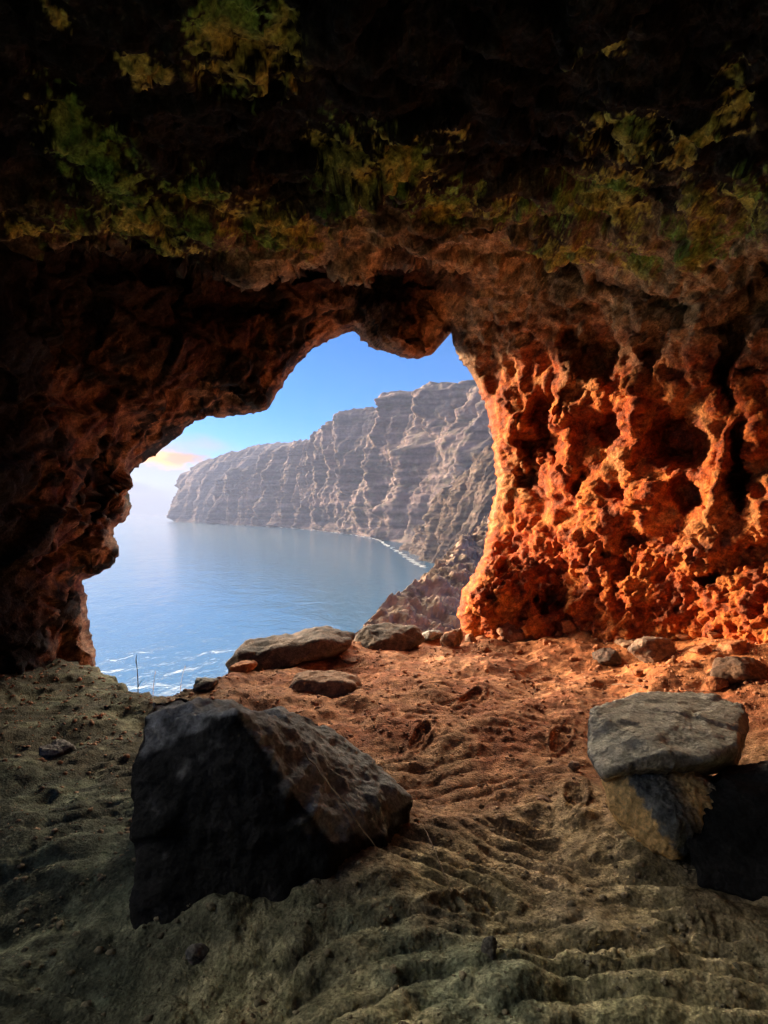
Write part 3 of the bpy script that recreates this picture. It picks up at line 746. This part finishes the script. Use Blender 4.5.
def cliff(name, pairs, nu, nv, profile, gully, seed, label, colours, mat=M_CLIFF, back=700, veg=0.0, strata=1.0, drop=0.12, inland=None, by_normal=False):
    B = np.array([q_[0] for q_ in pairs]); T = np.array([q_[1] for q_ in pairs])
    s = np.concatenate([[0], np.cumsum(np.linalg.norm(np.diff(B[:, :2], axis=0), axis=1) + np.linalg.norm(np.diff(T[:, :2], axis=0), axis=1))]) / 2
    u = np.linspace(0, s[-1], nu)
    Bi = np.stack([np.interp(u, s, B[:, k]) for k in range(3)], -1); Ti = np.stack([np.interp(u, s, T[:, k]) for k in range(3)], -1)
    for _ in range(int(nu / len(pairs) / 4)):
        for A in (Bi, Ti): A[1:-1] = (A[:-2] + A[2:] + 2 * A[1:-1]) / 4
    v = np.linspace(0, 1, nv)[:, None, None]
    hp = np.array([p_[0] for p_ in profile]); zp = np.array([p_[1] for p_ in profile])      # how far back, how high
    kk = np.linspace(0, 1, len(profile))
    hb = np.interp(v, kk, hp); zb = np.interp(v, kk, zp)
    P = Bi[None] * (1 - hb) + Ti[None] * hb
    P[..., 2] = (Bi[None, :, 2] * (1 - zb[..., 0]) + Ti[None, :, 2] * zb[..., 0])
    tang = np.gradient(Bi, axis=0); tang[:, 2] = 0; tang /= np.linalg.norm(tang, axis=1, keepdims=True) + 1e-9
    out = np.stack([-tang[:, 1], tang[:, 0], 0 * tang[:, 0]], -1)
    inw = (Ti - Bi).mean(0)
    if (out.mean(0) @ inw) > 0: out = -out
    g = gully
    U = np.broadcast_to(u[None, :], P.shape[:2])
    Z = P[..., 2] - SEA
    pu = np.stack([U / (2.6 * g), Z / (9 * g), 0 * U], -1)
    wob_ = fbm(np.stack([U / (5 * g), Z / (5 * g), 0 * U], -1), 3, seed)
    pu = pu + wob_[..., None] * 0.35
    dgl = (1 if by_normal else -1) * ridged(pu, 4, seed + 3, 0.40) * g * (0.55 if by_normal else 1.15)
    big_ = (1 - 2 * np.abs(fbm(np.stack([U / (8 * g), Z / (40 * g), 0 * U], -1), 2, seed + 5))) * g * 1.7
    st = 0
    for (L_, A_) in ((0.95, 0.20), (0.36, 0.10)):          # ledges between the beds
        ph = Z / (L_ * g) + fbm(np.stack([U / (9 * g), Z / (3 * g), 0 * U], -1), 3, seed + 7) * 0.9
        fr = ph - np.floor(ph)
        st = st + (sstep(0, 0.8, fr) * (1 - sstep(0.85, 1, fr)) - 0.5) * A_ * g * (0.6 + 0.8 * fbm(np.stack([U / (4 * g), np.floor(ph) * 3.7, 0 * U], -1), 2, seed + 9))
    fb = fbm(P / (0.7 * g), 5, seed + 11, 0.6) * g * (0.24 if by_normal else 0.10)
    fade = sstep(0, 0.06, v[..., 0]) * 0.85 + 0.15
    if by_normal:
        nn_ = vnormals(P); nn_ = np.where((nn_ * np.array([0.3, -0.8, 0.5])).sum(-1, keepdims=True) < 0, -nn_, nn_)
        w1_, w2_, wt_ = worley(P / (0.5 * g), seed + 13)
        P = P + nn_ * (fb + dgl * 0.25 + wt_ * 0.08 * g + st * strata)[..., None]
    else:
        dd_ = dgl + big_ + st * strata + fb
        P = P + out[None] * ((dd_ - dd_.mean()) * fade)[..., None]
        P[..., 2] += (fbm(P / (0.8 * g), 4, seed + 15) * g * 0.2 + np.maximum(0, ridged(np.stack([U / (1.5 * g), 0 * U, 0 * U], -1), 3, seed + 17)) * g * 0.12 + (worley(np.stack([U / (2.4 * g), 0 * U, 0 * U], -1), seed + 19)[2]) * g * 0.45) * sstep(0.6, 1, v[..., 0])
    # the top runs on inland
    last = P[-1]; bk = []
    for t in (0.03, 0.12, 0.4, 1.0):
        r_ = last + (np.asarray(inland)[None] if inland is not None else -out) * back * t
        r_[:, 2] = last[:, 2] + fbm(np.stack([u / (3 * g), 0 * u + t * 9, 0 * u], -1), 3, seed + 21) * g * 0.5 - t * back * drop
        bk.append(r_)
    P = np.concatenate([P, np.stack(bk)], 0)
    n = vnormals(P)
    Zf = P[..., 2] - SEA
    t_ = fbm(P / (2.2 * g), 4, seed + 31, 0.6); st2 = fbm(np.stack([Zf / (0.35 * g), P[..., 0] / (20 * g), P[..., 1] / (20 * g)], -1), 3, seed + 33)
    c = mix(colours[0], colours[1], sstep(-0.4, 0.4, t_ + 0.6 * st2))
    c = mix(c, colours[2], sstep(0.1, 0.5, st2 + 0.3 * t_) * 0.6)
    band = fbm(np.stack([Zf / (0.30 * g) + 0.35 * t_, P[..., 0] / (30 * g), P[..., 1] / (30 * g)], -1), 2, seed + 35)
    if not by_normal: c = c * (1 + 0.75 * np.clip(band, -0.6, 0.8))[..., None]
    if veg: c = mix(c, (0.085, 0.095, 0.04), sstep(0.05, 0.35, fbm(P / (0.5 * g), 4, seed + 41, 0.65) + 0.25 * np.abs(n[..., 2]) - 0.1) * veg)
    o = mesh_obj(name, P.reshape(-1, 3), grid_faces(*P.shape[:2]), mat, c.reshape(-1, 3))
    return tag(o, label, 'cliff', kind='structure')

ROCKC = [(0.115, 0.080, 0.078), (0.165, 0.122, 0.112), (0.078, 0.055, 0.054)]
PROF = [(0, 0), (0.16, 0.08), (0.24, 0.30), (0.42, 0.44), (0.50, 0.68), (0.70, 0.78), (0.78, 0.95), (1.0, 1.0)]
cliff('far_headland', [(base_pt(185, 5200), pt(218, 466, 5300)), (base_pt(174, 4300), pt(200, 466, 4500)), (base_pt(176, 3800), pt(217, 456, 4050)), (base_pt(215, 3600), pt(262, 447, 3900)),
                       (base_pt(270, 3300), pt(310, 440, 3700)), (base_pt(330, 3000), pt(380, 440, 3200))], 420, 120,
      [(0, 0), (0.12, 0.25), (0.3, 0.55), (0.5, 0.8), (0.75, 0.94), (1, 1)], 40, 501, 'palest and farthest sea cliff ending in a rounded headland', ROCKC)
cliff('sea_cliff', [(base_pt(214, 3150), pt(226, 480, 3200)), (base_pt(245, 2850), pt(266, 454, 2910)), (base_pt(282, 2500), pt(303, 443, 2570)), (base_pt(322, 2050), pt(338, 421, 2125)), (base_pt(356, 1700), pt(380, 402, 1780)),
                    (base_pt(384, 1400), pt(428, 388, 1490)), (base_pt(408, 1150), pt(476, 385, 1245)), (base_pt(445, 1000), pt(535, 378, 1090)), (base_pt(520, 900), pt(640, 365, 1100))], 1000, 300,
      PROF, 42, 521, 'tall banded sea cliff with a jagged skyline across the bay', ROCKC, veg=0.25)
cliff('cliff_spur', [(base_pt(404, 1020), pt(413, 546, 1035)), (base_pt(416, 880), pt(431, 526, 920)), (base_pt(424, 790), pt(450, 500, 850)), (base_pt(432, 730), pt(466, 468, 790)), (base_pt(440, 690), pt(480, 450, 760)),
                     (base_pt(452, 650), pt(498, 428, 730)), (base_pt(490, 600), pt(560, 390, 690)), (base_pt(560, 560), pt(680, 380, 720))], 520, 180,
      [(0, 0), (0.2, 0.18), (0.45, 0.42), (0.7, 0.72), (1, 1)], 15, 541, 'brown craggy spur of cliff in front of the tall cliff', [(0.080, 0.052, 0.042), (0.125, 0.085, 0.066), (0.050, 0.033, 0.028)], back=200, veg=0.15, drop=0.5)
cliff('near_slope', [(pt(330, 790, 11), pt(346, 644, 15)), (pt(380, 790, 11), pt(376, 612, 19)), (pt(430, 790, 12), pt(419, 582, 24)), (pt(480, 790, 13), pt(455, 547, 30)), (pt(520, 790, 15), pt(480, 525, 36)),
                     (pt(580, 780, 18), pt(500, 506, 42)), (pt(700, 760, 24), pt(545, 465, 52))], 500, 420,
      [(0, 0), (0.12, 0.12), (0.25, 0.28), (0.5, 0.52), (0.75, 0.77), (1, 1)], 1.5, 561, 'near brown scrubby slope falling to the water right of the mouth', [(0.30, 0.195, 0.14), (0.42, 0.29, 0.215), (0.20, 0.125, 0.09)],
      mat=M_SLOPE, back=40, veg=0.3, drop=1.3, inland=(0.3, 1, 0), by_normal=True, strata=0.0)
# broken surf along the foot of the cliffs
SHORE = np.array([base_pt(a, b) for a, b in ((214, 3150), (245, 2850), (282, 2500), (322, 2050), (356, 1700), (384, 1400), (404, 1020), (416, 880), (424, 790), (432, 730), (440, 690))])
t_ = np.linspace(0, len(SHORE) - 1, 900)
sx_, sy_ = np.interp(t_, range(len(SHORE)), SHORE[:, 0]), np.interp(t_, range(len(SHORE)), SHORE[:, 1])
for _ in range(30): sx_[1:-1] = (sx_[:-2] + sx_[2:]) / 2; sy_[1:-1] = (sy_[:-2] + sy_[2:]) / 2
pn = np.stack([t_ * 14, 0 * t_, 0 * t_], -1)
wid = np.clip(fbm(pn, 5, 601, 0.8) * 1.2 + 0.22, 0, 1) * 5
oxy = 10 + 14 * fbm(pn * 0.3, 3, 605)
V = []; fs = []
for k in range(900):
    V += [(sx_[k] - 0.5 * oxy[k] - 14, sy_[k] - 8, SEA + 0.3), (sx_[k] - 0.5 * oxy[k] - 14 + wid[k] + 2.5, sy_[k] - 8 + wid[k] * 0.4, SEA + 0.3)]
fs = [(2 * k, 2 * k + 1, 2 * k + 3, 2 * k + 2) for k in range(899) if wid[k] > 0.8 and wid[k + 1] > 0.8]
o = mesh_obj('surf', V, np.array(fs), plain_mat('sea_foam', (0.55, 0.57, 0.58)))
tag(o, 'broken white surf at the foot of the sea cliffs', 'surf', kind='stuff')

# ------------------------------------------------------------------ air
bm = bmesh.new(); bmesh.ops.create_cube(bm, size=1.0)
me = bpy.data.meshes.new('haze'); bm.to_mesh(me); bm.free()
hz = bpy.data.objects.new('haze', me); C.objects.link(hz)
hz.scale = (2 * S + 400, 2 * S + 400, 560); hz.location = (0, 0, SEA - 20 + 280 - 0.5)
m = bpy.data.materials.new('haze_air'); m.use_nodes = True; nt = m.node_tree; nt.nodes.clear()
om = nt.nodes.new('ShaderNodeOutputMaterial'); pv = nt.nodes.new('ShaderNodeVolumePrincipled')
pv.inputs['Color'].default_value = (0.30, 0.36, 0.53, 1); pv.inputs['Density'].default_value = 1.1e-4; pv.inputs['Anisotropy'].default_value = 0.0
nt.links.new(pv.outputs['Volume'], om.inputs['Volume']); me.materials.append(m)
tag(hz, 'thin blue sea haze over the bay', 'haze', kind='stuff')

# ------------------------------------------------------------------ sun and sky
sd_ = Vector((-math.sin(R(SUN_AZ)) * math.cos(R(SUN_EL)), math.cos(R(SUN_AZ)) * math.cos(R(SUN_EL)), math.sin(R(SUN_EL))))
l = bpy.data.lights.new('sun', 'SUN'); l.energy = 2.8; l.angle = R(9); l.color = (1.0, 0.74, 0.48)
lo = bpy.data.objects.new('sun', l); C.objects.link(lo)
lo.rotation_euler = sd_.to_track_quat('Z', 'Y').to_euler()

w = bpy.data.worlds.new('World'); bpy.context.scene.world = w; w.use_nodes = True
nt = w.node_tree; N = nt.nodes; L = nt.links
bg = N['Background']; bg.inputs['Strength'].default_value = 0.05
sk = N.new('ShaderNodeTexSky'); sk.sky_type = 'NISHITA'; sk.sun_disc = False
sk.sun_elevation = R(SUN_EL); sk.sun_rotation = R(-SUN_AZ); sk.altitude = 60; sk.air_density = 0.35; sk.dust_density = 0.2; sk.ozone_density = 2.0
# low cloud towards the sunset and the grey bank under it
tc = N.new('ShaderNodeTexCoord')
def math_(op, a, bb, clamp=False):
    n = N.new('ShaderNodeMath'); n.operation = op; n.use_clamp = clamp
    for i, v in enumerate((a, bb)):
        if isinstance(v, (int, float)): n.inputs[i].default_value = v
        elif v is not None: L.new(v, n.inputs[i])
    return n.outputs[0]
def ramp(v, a, b_, c=0.0, d=1.0):
    n = N.new('ShaderNodeMapRange'); n.interpolation_type = 'SMOOTHSTEP'
    n.inputs['From Min'].default_value = a; n.inputs['From Max'].default_value = b_; n.inputs['To Min'].default_value = c; n.inputs['To Max'].default_value = d
    L.new(v, n.inputs['Value']); return n.outputs['Result']
def dotc(vec):
    n = N.new('ShaderNodeVectorMath'); n.operation = 'DOT_PRODUCT'; L.new(tc.outputs['Generated'], n.inputs[0]); n.inputs[1].default_value = vec; return n.outputs['Value']
def cloud(px, py, wx_, wz, noise_scale, thr):
    dd = dirs_of(px, py); rt_ = np.array([dd[1], -dd[0], 0]); rt_ /= np.linalg.norm(rt_); up = np.cross(rt_, dd)
    a = math_('DIVIDE', dotc(tuple(rt_)), wx_ / F); c = math_('DIVIDE', dotc(tuple(up)), wz / F)
    ln = math_('SQRT', math_('ADD', math_('MULTIPLY', a, a), math_('MULTIPLY', c, c)), None)
    mp = N.new('ShaderNodeMapping'); mp.inputs['Scale'].default_value = (1, 1, 2.2); L.new(tc.outputs['Generated'], mp.inputs['Vector'])
    nz = N.new('ShaderNodeTexNoise'); nz.inputs['Scale'].default_value = noise_scale; nz.inputs['Detail'].default_value = 6; L.new(mp.outputs['Vector'], nz.inputs['Vector'])
    v = math_('ADD', ln, math_('MULTIPLY', nz.outputs['Fac'], -1.6))
    fwd = ramp(dotc(tuple(dd)), 0.2, 0.5)
    return math_('MULTIPLY', ramp(v, thr, thr - 0.55), fwd)
def over(base, colr, fac):
    n = N.new('ShaderNodeMix'); n.data_type = 'RGBA'; L.new(fac, n.inputs[0]); L.new(base, n.inputs[6]); n.inputs[7].default_value = (*colr, 1)
    return n.outputs[2]
hsv = N.new('ShaderNodeHueSaturation'); hsv.inputs['Saturation'].default_value = 1.35; L.new(sk.outputs['Color'], hsv.inputs['Color'])
c0 = hsv.outputs['Color']
c0 = over(c0, (2.0, 1.6, 1.05), math_('MULTIPLY', cloud(120, 472, 110, 42, 8, 0.3), 0.7))
c0 = over(c0, (0.6, 0.85, 1.25), math_('MULTIPLY', cloud(130, 506, 170, 24, 14, 0.25), 0.9))
c0 = over(c0, (7.0, 2.9, 0.5), math_('MULTIPLY', cloud(172, 460, 42, 11, 34, 0.15), 1.0))
c0 = over(c0, (1.0, 0.75, 0.7), math_('MULTIPLY', cloud(185, 459, 26, 8, 34, 0.25), 0.6))
def addc(base, colr, fac):
    n = N.new('ShaderNodeVectorMath'); n.operation = 'SCALE'; n.inputs[0].default_value = colr; L.new(fac, n.inputs['Scale'])
    k = N.new('ShaderNodeVectorMath'); k.operation = 'ADD'; L.new(base, k.inputs[0]); L.new(n.outputs['Vector'], k.inputs[1])
    return k.outputs['Vector']
# the glow of the veiled sun
ds = math_('MAXIMUM', dotc(tuple(sd_)), 0.0)
c0 = addc(c0, (110, 66, 31), math_('POWER', ds, 55.0))
c0 = addc(c0, (1.4, 0.95, 0.55), math_('POWER', ds, 7.0))
# added glow high over the bay, unseen above the mouth's edge, fills the floor
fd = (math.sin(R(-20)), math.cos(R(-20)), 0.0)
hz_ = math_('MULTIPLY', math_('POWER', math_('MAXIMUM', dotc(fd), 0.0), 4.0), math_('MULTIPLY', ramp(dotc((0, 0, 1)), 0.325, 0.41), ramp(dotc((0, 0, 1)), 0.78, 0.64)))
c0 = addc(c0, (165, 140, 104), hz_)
# added unseen glow high on the left, fill through the side opening
hd = (-math.sin(R(74)) * math.cos(R(26)), math.cos(R(74)) * math.cos(R(26)), math.sin(R(26)))
c0 = addc(c0, (28, 25, 19), math_('POWER', math_('MAXIMUM', dotc(hd), 0.0), 12.0))
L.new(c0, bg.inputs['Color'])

# ------------------------------------------------------------------ camera and render
cam = bpy.data.cameras.new('camera'); co = bpy.data.objects.new('camera', cam); C.objects.link(co)
co.location = (0, 0, EYE); co.rotation_euler = (R(90), 0, 0)
cam.sensor_fit = 'VERTICAL'; cam.sensor_height = 36; cam.lens = 36 * F / 1024; cam.clip_start = 0.05; cam.clip_end = 200000
sc = bpy.context.scene; sc.camera = co
sc.view_settings.view_transform = 'Standard'; sc.view_settings.look = 'None'; sc.view_settings.gamma = 1; sc.view_settings.use_curve_mapping = False
sc.view_settings.exposure = 2.9
sc.cycles.use_denoising = True
sc.cycles.max_bounces = 10; sc.cycles.diffuse_bounces = 8; sc.cycles.volume_bounces = 1; sc.cycles.glossy_bounces = 3
sc.cycles.sample_clamp_indirect = 6
